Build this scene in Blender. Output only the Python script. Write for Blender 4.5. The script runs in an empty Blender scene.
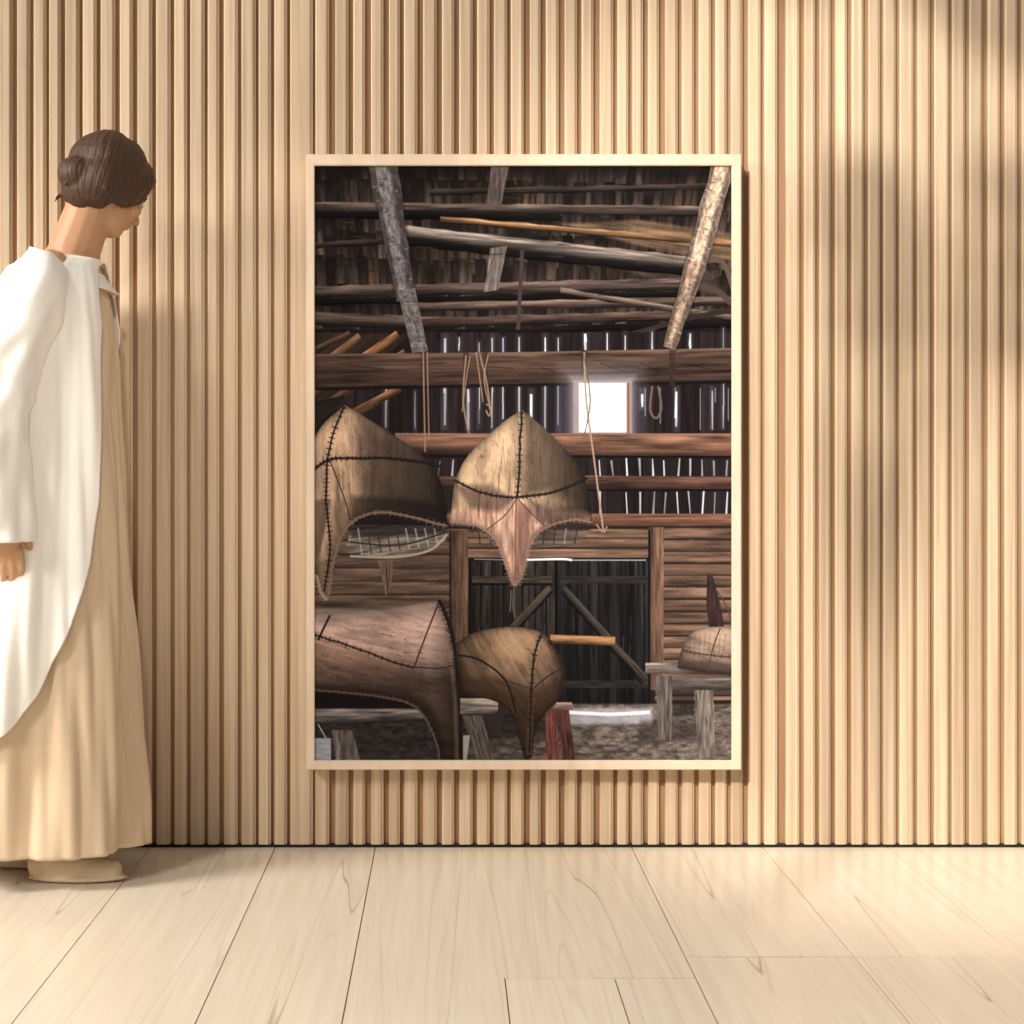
import bpy, bmesh, math, random
import numpy as np
from mathutils import Vector, Matrix
random.seed(4)
rng = np.random.default_rng(7)
sc = bpy.context.scene
sc.view_settings.view_transform = 'Standard'
sc.view_settings.look = 'None'

# ------------------------------------------------------------ helpers
DIST = 3.5; F = 1505.0; CX = 447.0; HY = 470.0; CAMZ = 0.879
def wx(px, d=DIST): return (px-CX)*d/F
def wz(py, d=DIST): return CAMZ+(HY-py)*d/F

def link(o):
    sc.collection.objects.link(o); return o
def mesh_obj(name, verts, faces, mat=None, smooth=False):
    me = bpy.data.meshes.new(name)
    me.from_pydata([tuple(v) for v in verts], [], faces)
    me.update()
    if smooth:
        for p in me.polygons: p.use_smooth = True
    o = bpy.data.objects.new(name, me)
    if mat: me.materials.append(mat)
    return link(o)
def lin(c):
    return tuple(((v/255)/12.92 if v/255 <= 0.04045 else ((v/255+0.055)/1.055)**2.4) for v in c)+(1,)
def new_mat(name):
    m = bpy.data.materials.new(name); m.use_nodes = True
    nt = m.node_tree; b = nt.nodes['Principled BSDF']
    return m, nt, b
def N(nt, t, **kw):
    n = nt.nodes.new(t)
    for k, v in kw.items(): setattr(n, k, v)
    return n
def ramp(nt, stops):
    r = N(nt, 'ShaderNodeValToRGB')
    e = r.color_ramp.elements
    while len(e) < len(stops): e.new(0.5)
    for i, (p, c) in enumerate(stops):
        e[i].position = p; e[i].color = c
    return r

def wood_mat(name, dark, light, scale, rough=0.5, island=0.12, bump=0.05):
    m, nt, b = new_mat(name)
    tc = N(nt, 'ShaderNodeTexCoord'); mp = N(nt, 'ShaderNodeMapping')
    mp.inputs['Scale'].default_value = scale
    geo = N(nt, 'ShaderNodeNewGeometry')
    add = N(nt, 'ShaderNodeVectorMath', operation='ADD')
    mul = N(nt, 'ShaderNodeMath', operation='MULTIPLY'); mul.inputs[1].default_value = 37.0
    nt.links.new(geo.outputs['Random Per Island'], mul.inputs[0])
    nt.links.new(tc.outputs['Object'], mp.inputs[0])
    nt.links.new(mp.outputs[0], add.inputs[0]); nt.links.new(mul.outputs[0], add.inputs[1])
    n1 = N(nt, 'ShaderNodeTexNoise'); n1.inputs['Scale'].default_value = 1.0
    n1.inputs['Detail'].default_value = 6; n1.inputs['Roughness'].default_value = 0.6
    nt.links.new(add.outputs[0], n1.inputs['Vector'])
    r = ramp(nt, [(0.3, dark), (0.7, light)])
    nt.links.new(n1.outputs['Fac'], r.inputs[0])
    hsv = N(nt, 'ShaderNodeHueSaturation')
    mr = N(nt, 'ShaderNodeMapRange')
    mr.inputs['To Min'].default_value = 1-island; mr.inputs['To Max'].default_value = 1+island
    nt.links.new(geo.outputs['Random Per Island'], mr.inputs[0])
    nt.links.new(mr.outputs[0], hsv.inputs['Value'])
    nt.links.new(r.outputs[0], hsv.inputs['Color'])
    nt.links.new(hsv.outputs[0], b.inputs['Base Color'])
    b.inputs['Roughness'].default_value = rough
    bp = N(nt, 'ShaderNodeBump'); bp.inputs['Strength'].default_value = bump; bp.inputs['Distance'].default_value = 0.002
    nt.links.new(n1.outputs['Fac'], bp.inputs['Height']); nt.links.new(bp.outputs[0], b.inputs['Normal'])
    return m

# ------------------------------------------------------------ materials
M_slat = wood_mat('maple_slat', lin((186,160,130)), lin((220,196,166)), (75,75,1.4), 0.42, 0.15)
M_back = wood_mat('panel_backing', lin((150,114,82)), lin((170,132,98)), (30,30,1.5), 0.7, 0.0)
M_frame = wood_mat('frame_maple', lin((212,188,164)), lin((226,204,180)), (30,30,6), 0.45, 0.03)

def floor_mat():
    m, nt, b = new_mat('pale_plank')
    L = nt.links.new
    tc = N(nt, 'ShaderNodeTexCoord'); geo = N(nt, 'ShaderNodeNewGeometry')
    mul = N(nt, 'ShaderNodeMath', operation='MULTIPLY'); mul.inputs[1].default_value = 31.0
    L(geo.outputs['Random Per Island'], mul.inputs[0])
    mp = N(nt, 'ShaderNodeMapping'); mp.inputs['Scale'].default_value = (6.5, 0.16, 1)
    L(tc.outputs['Object'], mp.inputs[0])
    add = N(nt, 'ShaderNodeVectorMath', operation='ADD'); L(mp.outputs[0], add.inputs[0]); L(mul.outputs[0], add.inputs[1])
    n1 = N(nt, 'ShaderNodeTexNoise'); n1.inputs['Scale'].default_value = 1.0; n1.inputs['Detail'].default_value = 2.4
    n1.inputs['Roughness'].default_value = 0.3
    L(add.outputs[0], n1.inputs['Vector'])
    def lines(mult, width):
        m1 = N(nt, 'ShaderNodeMath', operation='MULTIPLY'); m1.inputs[1].default_value = mult; L(n1.outputs['Fac'], m1.inputs[0])
        fr = N(nt, 'ShaderNodeMath', operation='PINGPONG'); fr.inputs[1].default_value = 0.5; L(m1.outputs[0], fr.inputs[0])
        ln = N(nt, 'ShaderNodeMapRange'); ln.inputs['From Min'].default_value = 0.0; ln.inputs['From Max'].default_value = width
        ln.inputs['To Min'].default_value = 1; ln.inputs['To Max'].default_value = 0; L(fr.outputs[0], ln.inputs[0])
        return ln
    ln = lines(7.0, 0.012); ln2 = lines(30.0, 0.09)
    n2 = N(nt, 'ShaderNodeTexNoise'); n2.inputs['Scale'].default_value = 1.7; n2.inputs['Detail'].default_value = 2
    L(add.outputs[0], n2.inputs['Vector'])
    def mask(l, a, c, lo, hi):
        ms = N(nt, 'ShaderNodeMapRange'); ms.inputs['From Min'].default_value = a; ms.inputs['From Max'].default_value = c
        ms.inputs['To Min'].default_value = lo; ms.inputs['To Max'].default_value = hi
        L(n2.outputs['Fac'], ms.inputs[0])
        lm = N(nt, 'ShaderNodeMath', operation='MULTIPLY'); L(l.outputs[0], lm.inputs[0]); L(ms.outputs[0], lm.inputs[1])
        return lm
    la = mask(ln, 0.38, 0.55, 0.15, 0.6); lb = mask(ln2, 0.44, 0.64, 0.03, 0.18)
    lm = N(nt, 'ShaderNodeMath', operation='MAXIMUM'); L(la.outputs[0], lm.inputs[0]); L(lb.outputs[0], lm.inputs[1])
    mp2 = N(nt, 'ShaderNodeMapping'); mp2.inputs['Scale'].default_value = (50, 2, 1); L(tc.outputs['Object'], mp2.inputs[0])
    n3 = N(nt, 'ShaderNodeTexNoise'); n3.inputs['Scale'].default_value = 1; n3.inputs['Detail'].default_value = 5; L(mp2.outputs[0], n3.inputs['Vector'])
    r = ramp(nt, [(0.25, lin((236,222,200))), (0.75, lin((248,237,218)))]); L(n3.outputs['Fac'], r.inputs[0])
    mx = N(nt, 'ShaderNodeMix', data_type='RGBA'); L(lm.outputs[0], mx.inputs['Factor']); L(r.outputs[0], mx.inputs['A'])
    mx.inputs['B'].default_value = lin((150,114,82))
    hsv = N(nt, 'ShaderNodeHueSaturation'); mr = N(nt, 'ShaderNodeMapRange')
    mr.inputs['To Min'].default_value = 0.95; mr.inputs['To Max'].default_value = 1.03
    L(geo.outputs['Random Per Island'], mr.inputs[0]); L(mr.outputs[0], hsv.inputs['Value']); L(mx.outputs['Result'], hsv.inputs['Color'])
    L(hsv.outputs[0], b.inputs['Base Color'])
    b.inputs['Roughness'].default_value = 0.24
    return m
M_floor = floor_mat()
def plain(name, c, rough=0.6, nscale=8, var=0.08, bump=0.0, stretch=None):
    m, nt, b = new_mat(name)
    tc = N(nt, 'ShaderNodeTexCoord'); n = N(nt, 'ShaderNodeTexNoise'); n.inputs['Scale'].default_value = nscale
    n.inputs['Detail'].default_value = 4
    mp = N(nt, 'ShaderNodeMapping'); mp.inputs['Scale'].default_value = stretch or (1,1,1)
    nt.links.new(tc.outputs['Object'], mp.inputs[0]); nt.links.new(mp.outputs[0], n.inputs['Vector'])
    l = lin(c)
    r = ramp(nt, [(0.3, tuple(v*(1-var) for v in l[:3])+(1,)), (0.7, tuple(min(1, v*(1+var)) for v in l[:3])+(1,))])
    nt.links.new(n.outputs['Fac'], r.inputs[0]); nt.links.new(r.outputs[0], b.inputs['Base Color'])
    b.inputs['Roughness'].default_value = rough
    if bump:
        bp = N(nt, 'ShaderNodeBump'); bp.inputs['Strength'].default_value = bump; bp.inputs['Distance'].default_value = 0.004
        nt.links.new(n.outputs['Fac'], bp.inputs['Height']); nt.links.new(bp.outputs[0], b.inputs['Normal'])
    return m
M_seam = plain('floor_seam', (160, 128, 96), 0.8)
M_gap_shade = plain('painted_gap_shade', (30, 25, 21), 0.9)
M_skin = plain('skin', (196, 150, 114), 0.5, 12, 0.05)
M_hair = plain('dark_brown_hair', (74, 50, 34), 0.55, 40, 0.4, 0.35, (6,6,0.8))
M_white = plain('white_linen', (252, 248, 240), 0.85, 260, 0.03, 0.10)
M_beige = plain('beige_fabric', (222, 198, 168), 0.9, 260, 0.05, 0.10)
M_shoe = plain('pale_leather', (214, 190, 158), 0.5, 20)
M_leaf = plain('leaf_green', (70, 96, 52), 0.5, 20, 0.3)
M_bark = plain('bark', (110, 84, 60), 0.9, 20, 0.3)
M_pot = plain('ceramic', (222, 212, 196), 0.4, 5)

def add_box(V, Fc, x0, x1, y0, y1, z0, z1):
    b = len(V)
    V += [(x0,y0,z0),(x1,y0,z0),(x1,y1,z0),(x0,y1,z0),(x0,y0,z1),(x1,y0,z1),(x1,y1,z1),(x0,y1,z1)]
    Fc += [(b,b+3,b+2,b+1),(b+4,b+5,b+6,b+7),(b,b+1,b+5,b+4),(b+1,b+2,b+6,b+5),(b+2,b+3,b+7,b+6),(b+3,b,b+4,b+7)]

# ------------------------------------------------------------ back wall with slats
XL, XR, ZT = -2.5, 3.0, 3.0
V=[]; Fc=[]
dp = 0.015; ch = 0.003
add_box(V, Fc, XL, XR, dp, 0.12, 0, ZT)
nb = len(Fc)
add_box(V, Fc, XL, XR, 0.005, dp+.001, 0, 0.008)  # dark strip whose colour stands in for shade below the slats
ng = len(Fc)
pitch = 17.7*DIST/F
x = XL+0.004; rs = random.Random(21)
while x+0.04 < XR:
    b = len(V)
    px = CX + x*F/DIST
    w = 0.0290*rs.uniform(0.86,1.12); gap = pitch-0.0290*1.0
    gap *= rs.uniform(0.7,1.2)
    if 276 < px < 292: w = 0.050; gap = 0.008
    if 762 < px < 779: gap *= 1.4
    if px < 300 or px > 780: gap *= 0.82; w *= 1.04
    # outer slat with a shallow bead step along its right edge (two-ridged moulding)
    s_ = 0.0035
    prof = [(x,dp),(x,ch),(x+ch*.4,ch*.4),(x+ch,0),(x+w-ch-s_,0),(x+w-ch*.4-s_,ch*.4),(x+w-s_,ch*1.3),(x+w,ch*1.8),(x+w,dp)]
    n=len(prof)
    for z in (0.008, ZT):
        V += [(p[0], p[1], z) for p in prof]
    for i in range(n-1):
        Fc.append((b+i, b+i+1, b+i+n+1, b+i+n))
    Fc.append(tuple(range(b+n-1,b-1,-1))); Fc.append(tuple(range(b+n,b+2*n)))
    x += w+gap
wall = mesh_obj('wall_back', V, Fc, M_back); wall.data.materials.append(M_slat); wall.data.materials.append(M_gap_shade)
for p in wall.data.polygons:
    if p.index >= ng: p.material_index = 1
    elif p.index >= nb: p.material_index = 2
wall['kind'] = 'structure'; wall['label'] = 'wall clad in vertical pale maple slats'

# ------------------------------------------------------------ floor planks
V=[]; Fc=[]
add_box(V, Fc, XL, XR, -5.0, 0.12, -0.06, -0.004); nb=len(Fc)
g = 0.0012
def prism(poly):
    b=len(V); n=len(poly)
    for z in (-0.004,0.0): V.extend([(p[0],p[1],z) for p in poly])
    Fc.append(tuple(range(b+n,b+2*n)))
    for i in range(n): Fc.append((b+i,b+(i+1)%n,b+n+(i+1)%n,b+n+i))
cols = [-2.48,-1.884,-1.288,-0.990,-0.691,-0.40,-0.167,0.430,0.735,1.026,1.32,1.622,2.218,2.9]
cuts = {5:[-2.2],4:[-0.34,-1.9],7:[-0.783,-2.6],8:[-0.783,-2.6],2:[-0.5,-1.9],3:[-0.16,-1.3],9:[-0.62,-1.8],10:[-0.30,-1.5]}
for i in range(len(cols)-1):
    ys = [0.02]+cuts.get(i, [-1.4,-3.0])+[-5.0]
    if i == 6:
        c4, c5 = cols[6]+g, cols[7]-g
        prism([(c4,-1.6+g),(0.10-g,-1.6+g),(0.10-g,-0.896+g),(c5,-0.896+2.5*g),(c5,0.02),(c4,0.02)])
        add_box(V,Fc,0.10+g,0.29-g,-1.6+g,-0.896-2.5*g,-0.004,0)
        add_box(V,Fc,0.29+g,c5,-1.6+g,-0.896-2.5*g,-0.004,0)
        add_box(V,Fc,c4,c5,-5,-1.6-g,-0.004,0)
        continue
    for a, c in zip(ys[:-1], ys[1:]):
        add_box(V, Fc, cols[i]+g, cols[i+1]-g, c+g*2.5, a-g*2.5, -0.004, 0.0)
fl = mesh_obj('floor', V, Fc, M_seam); fl.data.materials.append(M_floor)
for p in fl.data.polygons:
    if p.index >= nb: p.material_index = 1
fl['kind'] = 'structure'; fl['label'] = 'floor of wide pale wood planks'

# ------------------------------------------------------------ the print: painted in code
S = 2.5
PX0, PX1, PY0, PY1 = 313.5, 733.0, 164.5, 761.5
CW, CH = int((PX1-PX0)*S), int((PY1-PY0)*S)
IMG = np.zeros((CH, CW, 3), np.float32)
gx = PX0+(np.arange(CW)+0.5)/S; gy = PY0+(np.arange(CH)+0.5)/S
TAB = rng.random((257,257)).astype(np.float32)
def vn(u, v, seed=0):
    u = u+seed*17.31; v = v+seed*9.77
    iu = np.floor(u).astype(int); iv = np.floor(v).astype(int)
    fu = u-iu; fv = v-iv; fu = fu*fu*(3-2*fu); fv = fv*fv*(3-2*fv)
    a = TAB[iu%256, iv%256]; b_ = TAB[(iu+1)%256, iv%256]; c = TAB[iu%256,(iv+1)%256]; d = TAB[(iu+1)%256,(iv+1)%256]
    return (a*(1-fu)+b_*fu)*(1-fv)+(c*(1-fu)+d*fu)*fv
def fbm(u, v, seed=0, o=4):
    r = 0; a = 0.5; t = 0
    for i in range(o):
        r = r+a*vn(u*2**i, v*2**i, seed+i*3); t += a; a *= 0.55
    return r/t
seedc = [1]
def c3(c): return np.array(c, np.float32)/255
AMPK = 0.6
def paint(pts, col, grain=None, amp=0.25, soft=0.7, alpha=1.0, edge=0.0, fn=None, ew=3.0):
    pts = np.array(pts, float)
    pad = soft+1
    x0 = max(0, int((pts[:,0].min()-pad-PX0)*S)); x1 = min(CW, int((pts[:,0].max()+pad-PX0)*S)+1)
    y0 = max(0, int((pts[:,1].min()-pad-PY0)*S)); y1 = min(CH, int((pts[:,1].max()+pad-PY0)*S)+1)
    if x1 <= x0 or y1 <= y0: return
    X, Y = np.meshgrid(gx[x0:x1], gy[y0:y1])
    ins = np.zeros(X.shape, bool); dist = np.full(X.shape, 1e9)
    n = len(pts)
    for i in range(n):
        ax, ay = pts[i]; bx, by = pts[(i+1)%n]
        dx, dy = bx-ax, by-ay; L2 = dx*dx+dy*dy+1e-9
        t = np.clip(((X-ax)*dx+(Y-ay)*dy)/L2, 0, 1)
        dist = np.minimum(dist, (X-ax-t*dx)**2+(Y-ay-t*dy)**2)
        if ay != by:
            cr = ((ay > Y) != (by > Y)) & (X < dx*(Y-ay)/dy+ax)
            ins ^= cr
    dist = np.sqrt(dist); sd = np.where(ins, dist, -dist)
    al = np.clip(0.5+sd/soft, 0, 1)
    if soft > 2: al = al*al*(3-2*al)
    al = al*alpha
    C = np.broadcast_to(c3(col), X.shape+(3,)).copy() if not callable(col) else col(X, Y)/255
    if grain:
        seedc[0] += 1
        a = math.radians(grain[0]); u = X*math.cos(a)+Y*math.sin(a); v = -X*math.sin(a)+Y*math.cos(a)
        nz = fbm(u/grain[1], v/grain[2], seedc[0])
        C = C*(1+AMPK*amp*2*(nz-0.5)*2)[...,None]
    if edge:
        C = C*(1-edge*np.exp(-np.maximum(sd,0)/ew))[...,None]
    if fn is not None: C = C*fn(X, Y)[...,None]
    R = IMG[y0:y1, x0:x1]
    R[:] = R*(1-al[...,None])+np.clip(C,0,1)*al[...,None]
def rect(x0,y0,x1,y1,col,**k): paint([(x0,y0),(x1,y0),(x1,y1),(x0,y1)], col, **k)
def beam(x0,y0,x1,y1,w0,w1,col,amp=0.3,shade=0.35,g=(22,2.0),rough=0.0,**k):
    a = math.atan2(y1-y0, x1-x0); nx, ny = -math.sin(a), math.cos(a)
    L = math.hypot(x1-x0,y1-y0)
    def fn(X,Y):
        t = ((X-x0)*math.cos(a)+(Y-y0)*math.sin(a))/L
        s = ((X-x0)*nx+(Y-y0)*ny)/(0.5*(w0+(w1-w0)*t))
        return 1-shade*s*np.sign(ny if abs(ny)>0.3 else 1)-0.25*shade*s*s
    m = max(2,int(L/12)) if rough else 1
    up=[];dn=[]
    for i in range(m+1):
        t=i/m; ww=(w0+(w1-w0)*t)/2; cx=x0+(x1-x0)*t; cy=y0+(y1-y0)*t
        j1=rr.uniform(-rough,rough); j2=rr.uniform(-rough,rough)
        up.append((cx+nx*(ww+j1),cy+ny*(ww+j1))); dn.append((cx-nx*(ww+j2),cy-ny*(ww+j2)))
    paint(up+dn[::-1], col, grain=(math.degrees(a),g[0],g[1]), amp=amp, fn=fn, **k)
def spline(pts, closed=False, n=8):
    P = [np.array(p, float) for p in pts]; m = len(P); out = []
    for i in range(m if closed else m-1):
        if closed: a,b_,c,d = P[i-1],P[i],P[(i+1)%m],P[(i+2)%m]
        else: a,b_,c,d = P[max(i-1,0)],P[i],P[i+1],P[min(i+2,m-1)]
        for j in range(n):
            t = j/n
            out.append(0.5*((2*b_)+(-a+c)*t+(2*a-5*b_+4*c-d)*t*t+(-a+3*b_-3*c+d)*t**3))
    if not closed: out.append(P[-1])
    return [tuple(p) for p in out]
def stroke(pts, w, col, alpha=1, soft=0.8, sp=True, w2=None):
    q = spline(pts, n=5) if sp and len(pts) > 2 else [tuple(p) for p in pts]
    w2 = w if w2 is None else w2
    Lp=[];Rp=[]
    for i,p in enumerate(q):
        a = q[max(i-1,0)]; b_ = q[min(i+1,len(q)-1)]
        dx,dy = b_[0]-a[0], b_[1]-a[1]; l = math.hypot(dx,dy)+1e-6
        ww = (w+(w2-w)*i/max(1,len(q)-1))/2
        Lp.append((p[0]-dy/l*ww,p[1]+dx/l*ww)); Rp.append((p[0]+dy/l*ww,p[1]-dx/l*ww))
    paint(Lp+Rp[::-1], col, alpha=alpha, soft=soft)
def lace(pts, w, col=(34,27,28), tick=None, step=4, tl=5):
    q0 = spline(pts, n=4); q0 = [(p[0]+rr.uniform(-.5,.5),p[1]+rr.uniform(-.5,.5)) for p in q0]
    stroke(q0, w*.85, col, alpha=.9, sp=False)
    q = spline(pts, n=10); acc = 0
    for a,b_ in zip(q[:-1],q[1:]):
        d = math.hypot(b_[0]-a[0],b_[1]-a[1]); acc += d
        if acc > step:
            acc = 0; dx,dy=(b_[0]-a[0])/d,(b_[1]-a[1])/d
            l1 = tl*rr.uniform(.7,1.4); k = rr.uniform(-1.2,1.2)
            stroke([(a[0]-dy*l1/2+dx*k,a[1]+dx*l1/2+dy*k),(a[0]+dy*l1/2,a[1]-dx*l1/2)],rr.uniform(.8,1.4),col,alpha=0.75,sp=False)
rr = random.Random(11)

# --- roof
rect(300,150,750,335,(34,28,28),grain=(0,30,14),amp=0.4)
rect(300,320,750,540,(30,24,27),grain=(90,60,3),amp=0.3)
for (ya,yb,sl,kk) in ((156,186,0.01,.65),(178,212,0.02,.9),(212,238,0.0,.8),(230,264,0.03,.9),(256,294,0.03,.95),(286,306,-.02,.8),(302,328,-0.02,.8)):
    x = 310+rr.uniform(-5,3)
    while x < 735:
        ww = rr.uniform(5,12); t = rr.random(); k = rr.uniform(0.55,1.1)*kk
        if t < 0.9:
            cc = (rr.choice([(96,80,73),(114,97,87),(82,67,61),(102,80,67),(106,88,78)]))
            cc = tuple(v*k for v in cc)
            lean = (x-480)*0.02*-1+rr.uniform(-1,1)
            y0 = ya+(x-314)*sl+rr.uniform(-2,2); y1 = yb+(x-314)*sl+rr.uniform(-6,5)
            paint([(x,y0),(x+ww,y0),(x+ww+lean,y1+rr.uniform(-2,2)),(x+lean,y1)],cc,grain=(90,18,2.8),amp=0.4,soft=1.5,edge=.35,ew=1.2,
                  fn=lambda X,Y,ya=ya,yb=yb,sl=sl: 0.5+0.6*np.clip((Y-ya-(X-314)*sl)/(yb-ya),0,1))
        x += ww*rr.uniform(.9,1.15)+rr.uniform(0,1.2)
paint([(314,150),(733,150),(733,180),(600,172),(314,176)],(18,15,16),alpha=0.55,soft=14)
paint([(560,224),(640,220),(733,234),(733,262),(700,258),(640,246)],(118,96,77),grain=(8,30,4),amp=0.4,soft=5,alpha=.8)
paint([(640,226),(733,238),(733,252),(650,240)],(140,110,80),grain=(8,30,4),amp=0.4,soft=6,alpha=.7)
paint([(575,242),(700,262),(732,300),(690,292),(600,262)],(74,61,56),grain=(12,30,4),amp=0.4,soft=5,alpha=.8)
for x0,y0,x1,y1,w_,c in ((314,207,700,211,10,(74,63,59)),(314,215,560,218,6,(18,15,16)),(440,219,735,244,6,(118,90,65)),
      (395,231,690,263,13,(108,98,92)),(395,241,690,273,7,(18,15,16)),
      (314,292,690,284,12,(78,66,62)),(314,302,700,294,7,(18,15,16)),
      (410,307,733,301,9,(82,68,62)),(314,318,440,324,13,(70,58,54)),(420,323,733,314,10,(66,53,48)),(314,332,440,336,7,(18,14,16)),(420,334,733,324,7,(18,14,16)),
      (560,291,733,318,6,(96,84,77)),(314,246,400,240,6,(64,54,51)),(430,192,735,186,6,(50,42,40))):
    beam(x0,y0,x1,y1,w_,w_,c,amp=0.5,shade=0.6,rough=.7,g=(40,2.4),soft=1.3)
stroke([(700,262),(722,262),(733,290)],5,(96,80,73)); stroke([(690,285),(715,290),(733,305)],6,(80,66,60))
stroke([(628,335),(690,318),(733,310)],5,(52,42,40))
paint([(491,166),(509,166),(501,206),(486,206)],(90,80,77),grain=(95,12,2),amp=0.4)
paint([(490,248),(507,246),(498,290),(484,292)],(110,99,95),grain=(95,12,2),amp=0.4)
paint([(520,250),(524,250),(520,330),(516,330)],(68,58,56))
for i in range(26):
    x = rr.uniform(316,730); y = rr.uniform(180,322); l = rr.uniform(8,34)
    stroke([(x,y),(x+l,y+rr.uniform(-1,1))],rr.uniform(0.6,1.6),rr.choice([(106,92,84),(18,15,17),(18,15,17),(90,71,58)]),alpha=0.45,sp=False,soft=1.2)

# --- barn boards and slits of daylight
x = 316
while x < 733:
    ww = rr.uniform(14,22); k = rr.uniform(0.75,1.2)
    rect(x,332,x+ww-2,520,tuple(v*k for v in (40,32,34)),grain=(90,40,2.5),amp=0.3)
    x += ww
slits = [(386,380,432),(415,388,436),(445,334,430),(459,336,352),(468,388,432),(479,340,430),(492,334,432),(503,336,425),(519,334,430),(531,388,430),
         (545,333,430),(558,336,432),(585,332,352),(607,331,380),(625,330,380),(642,388,410),(652,329,352),(676,386,432),(690,332,352),
         (712,386,430),(723,326,430)]
for x,a,b_ in slits:
    wd = rr.uniform(0.8,3.0)
    stroke([(x,a),(x+rr.uniform(-.8,.8),b_)],wd+4,(120,125,150),alpha=0.25,soft=4,sp=False)
    m_ = rr.uniform(.3,.8)*(b_-a)+a
    stroke([(x,a+rr.uniform(0,6)),(x+rr.uniform(-.5,.5),m_)],wd*rr.uniform(.5,1),(222,232,242),sp=False,alpha=rr.uniform(.6,1),w2=wd)
    stroke([(x,m_),(x+rr.uniform(-.5,.5),b_-rr.uniform(0,8))],wd,(222,232,242),sp=False,alpha=rr.uniform(.45,1),w2=wd*rr.uniform(.3,1))
for (ya,yb,xa) in ((457,476,432),(490,514,592)):
    for x in (438,452,600,613,627,640,653,664,678,690,702,714,726):
        if x < xa or rr.random()<0.1: continue
        stroke([(x+rr.uniform(-2,2),ya+rr.uniform(0,4)),(x,yb)],rr.uniform(0.8,2.6),(205,216,230),sp=False,alpha=rr.uniform(.5,1),w2=rr.uniform(.8,2.4))
for x in (645,660,675,700,715,728): stroke([(x,388),(x,388+rr.uniform(12,42))],1.0,(150,165,190),alpha=0.7,sp=False)
# left rafters
paint([(313,332),(410,335),(330,400),(313,412)],(50,38,32),grain=(-40,30,3),amp=0.4)
beam(313,392,398,334,9,8,(132,92,63),amp=.5); beam(313,414,405,352,8,7,(90,64,48),amp=.5); beam(313,372,360,336,8,8,(108,80,58),amp=.5); beam(313,436,400,388,10,8,(102,74,55),amp=.5)
beam(313,350,350,333,5,5,(80,62,50))
paint([(313,402),(345,395),(320,445),(313,450)],(40,32,30),grain=(-35,30,3),amp=0.3)
# tie beam
paint([(313,354),(520,352),(733,348),(733,382),(520,386),(313,390)],(78,60,52),grain=(-1,60,3.4),amp=0.6,
      fn=lambda X,Y: 1.15-0.45*np.clip((Y-352)/34,0,1))
stroke([(313,355),(520,353),(733,349)],2.2,(120,102,91),alpha=0.6); stroke([(313,389),(520,385),(733,382)],3,(18,14,16),alpha=0.9,soft=2)
for x in (350,420,470,540,600,640,690):
    stroke([(x,362+rr.uniform(-3,8)),(x+rr.uniform(15,45),362+rr.uniform(0,12))],1.0,(34,25,26),alpha=0.7,sp=False)
for x in (424,466,485,584,672): rect(x-3,350,x+3,386,(54,44,41),alpha=0.7,grain=(0,2,4),amp=0.3)
# window
rect(573,380,632,437,(98,69,56),grain=(90,20,3),amp=0.2)
rect(560,366,644,450,(200,208,235),alpha=0.22,soft=24)
rect(570,376,634,440,(214,219,240),alpha=0.30,soft=10)
rect(579,383,626,432,(248,249,250),soft=3)
rect(584,390,620,426,(255,255,255),soft=10)
for yy in (395,408,420): stroke([(579,yy),(626,yy)],1.3,(190,180,184),alpha=0.7,sp=False)
for xx in (591,603,615): stroke([(xx,383),(xx,432)],1.2,(194,184,188),alpha=0.6,sp=False)
stroke([(628,383),(628,434)],2.4,(132,94,76),sp=False)
# lower rails
beam(395,443,733,445,20,23,(108,79,66),amp=0.5,shade=0.35,g=(50,3.4)); stroke([(395,434),(733,434)],1.5,(136,109,93),alpha=.6); stroke([(395,456),(733,457)],2.5,(22,17,19))
beam(425,481,460,482,10,10,(78,57,50)); beam(585,482,733,483,13,13,(88,64,55),amp=.5,g=(50,3)); stroke([(585,490),(733,490)],2,(20,16,18))
beam(430,520,733,521,13,14,(102,72,59),amp=0.5,g=(50,3)); stroke([(585,514),(733,514)],1.2,(130,100,84),alpha=.6)
# ropes hanging off the tie beam
for p,w_ in (([(423,352),(424,400),(425,452)],1.7),([(427,352),(429,440)],1.4),([(466,355),(463,400),(469,434)],1.7),([(480,355),(487,385),(490,410)],1.8),([(476,352),(483,402)],1.3),([(488,355),(484,380),(489,404)],1.4),([(470,356),(466,380),(462,412)],1.2)):
    stroke(p,w_,(150,124,102),alpha=.9)
stroke([(486,404),(491,408),(489,416),(486,410)],1.5,(150,124,102))
# --- log walls
def logs(x0,x1,ya,yb,c,p=13):
    y = ya
    while y < yb:
        k = rr.uniform(0.86,1.1)
        rect(x0,y,x1,min(y+p-1.2,yb),tuple(v*k for v in c),grain=(rr.uniform(-1,1),44,3.6),amp=0.45,soft=1.5,
             fn=lambda X,Y,y=y: 1.08-0.32*((Y-y)/p))
        stroke([(x0,y+p-0.8),(x1,y+p-0.8+rr.uniform(-.6,.6))],rr.uniform(1,1.6),(44,34,32),sp=False,soft=1.6,alpha=.75); y += p*rr.uniform(.93,1.07)
rect(313,526,733,720,(40,32,30))
logs(313,450,528,690,(98,79,68),14); logs(450,660,529,558,(116,91,76),10); logs(655,733,528,700,(110,87,74),12)
for i in range(26):
    x = rr.choice([rr.uniform(320,440),rr.uniform(665,730)]); y = rr.uniform(532,690)
    stroke([(x,y),(x+rr.uniform(5,22),y)],rr.uniform(.6,1.3),rr.choice([(138,116,100),(46,36,34)]),alpha=.4,sp=False)
beam(459,530,459,660,18,18,(88,68,57),shade=0.2,amp=.4); stroke([(450,530),(450,660)],1.5,(30,24,24),sp=False)
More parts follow.
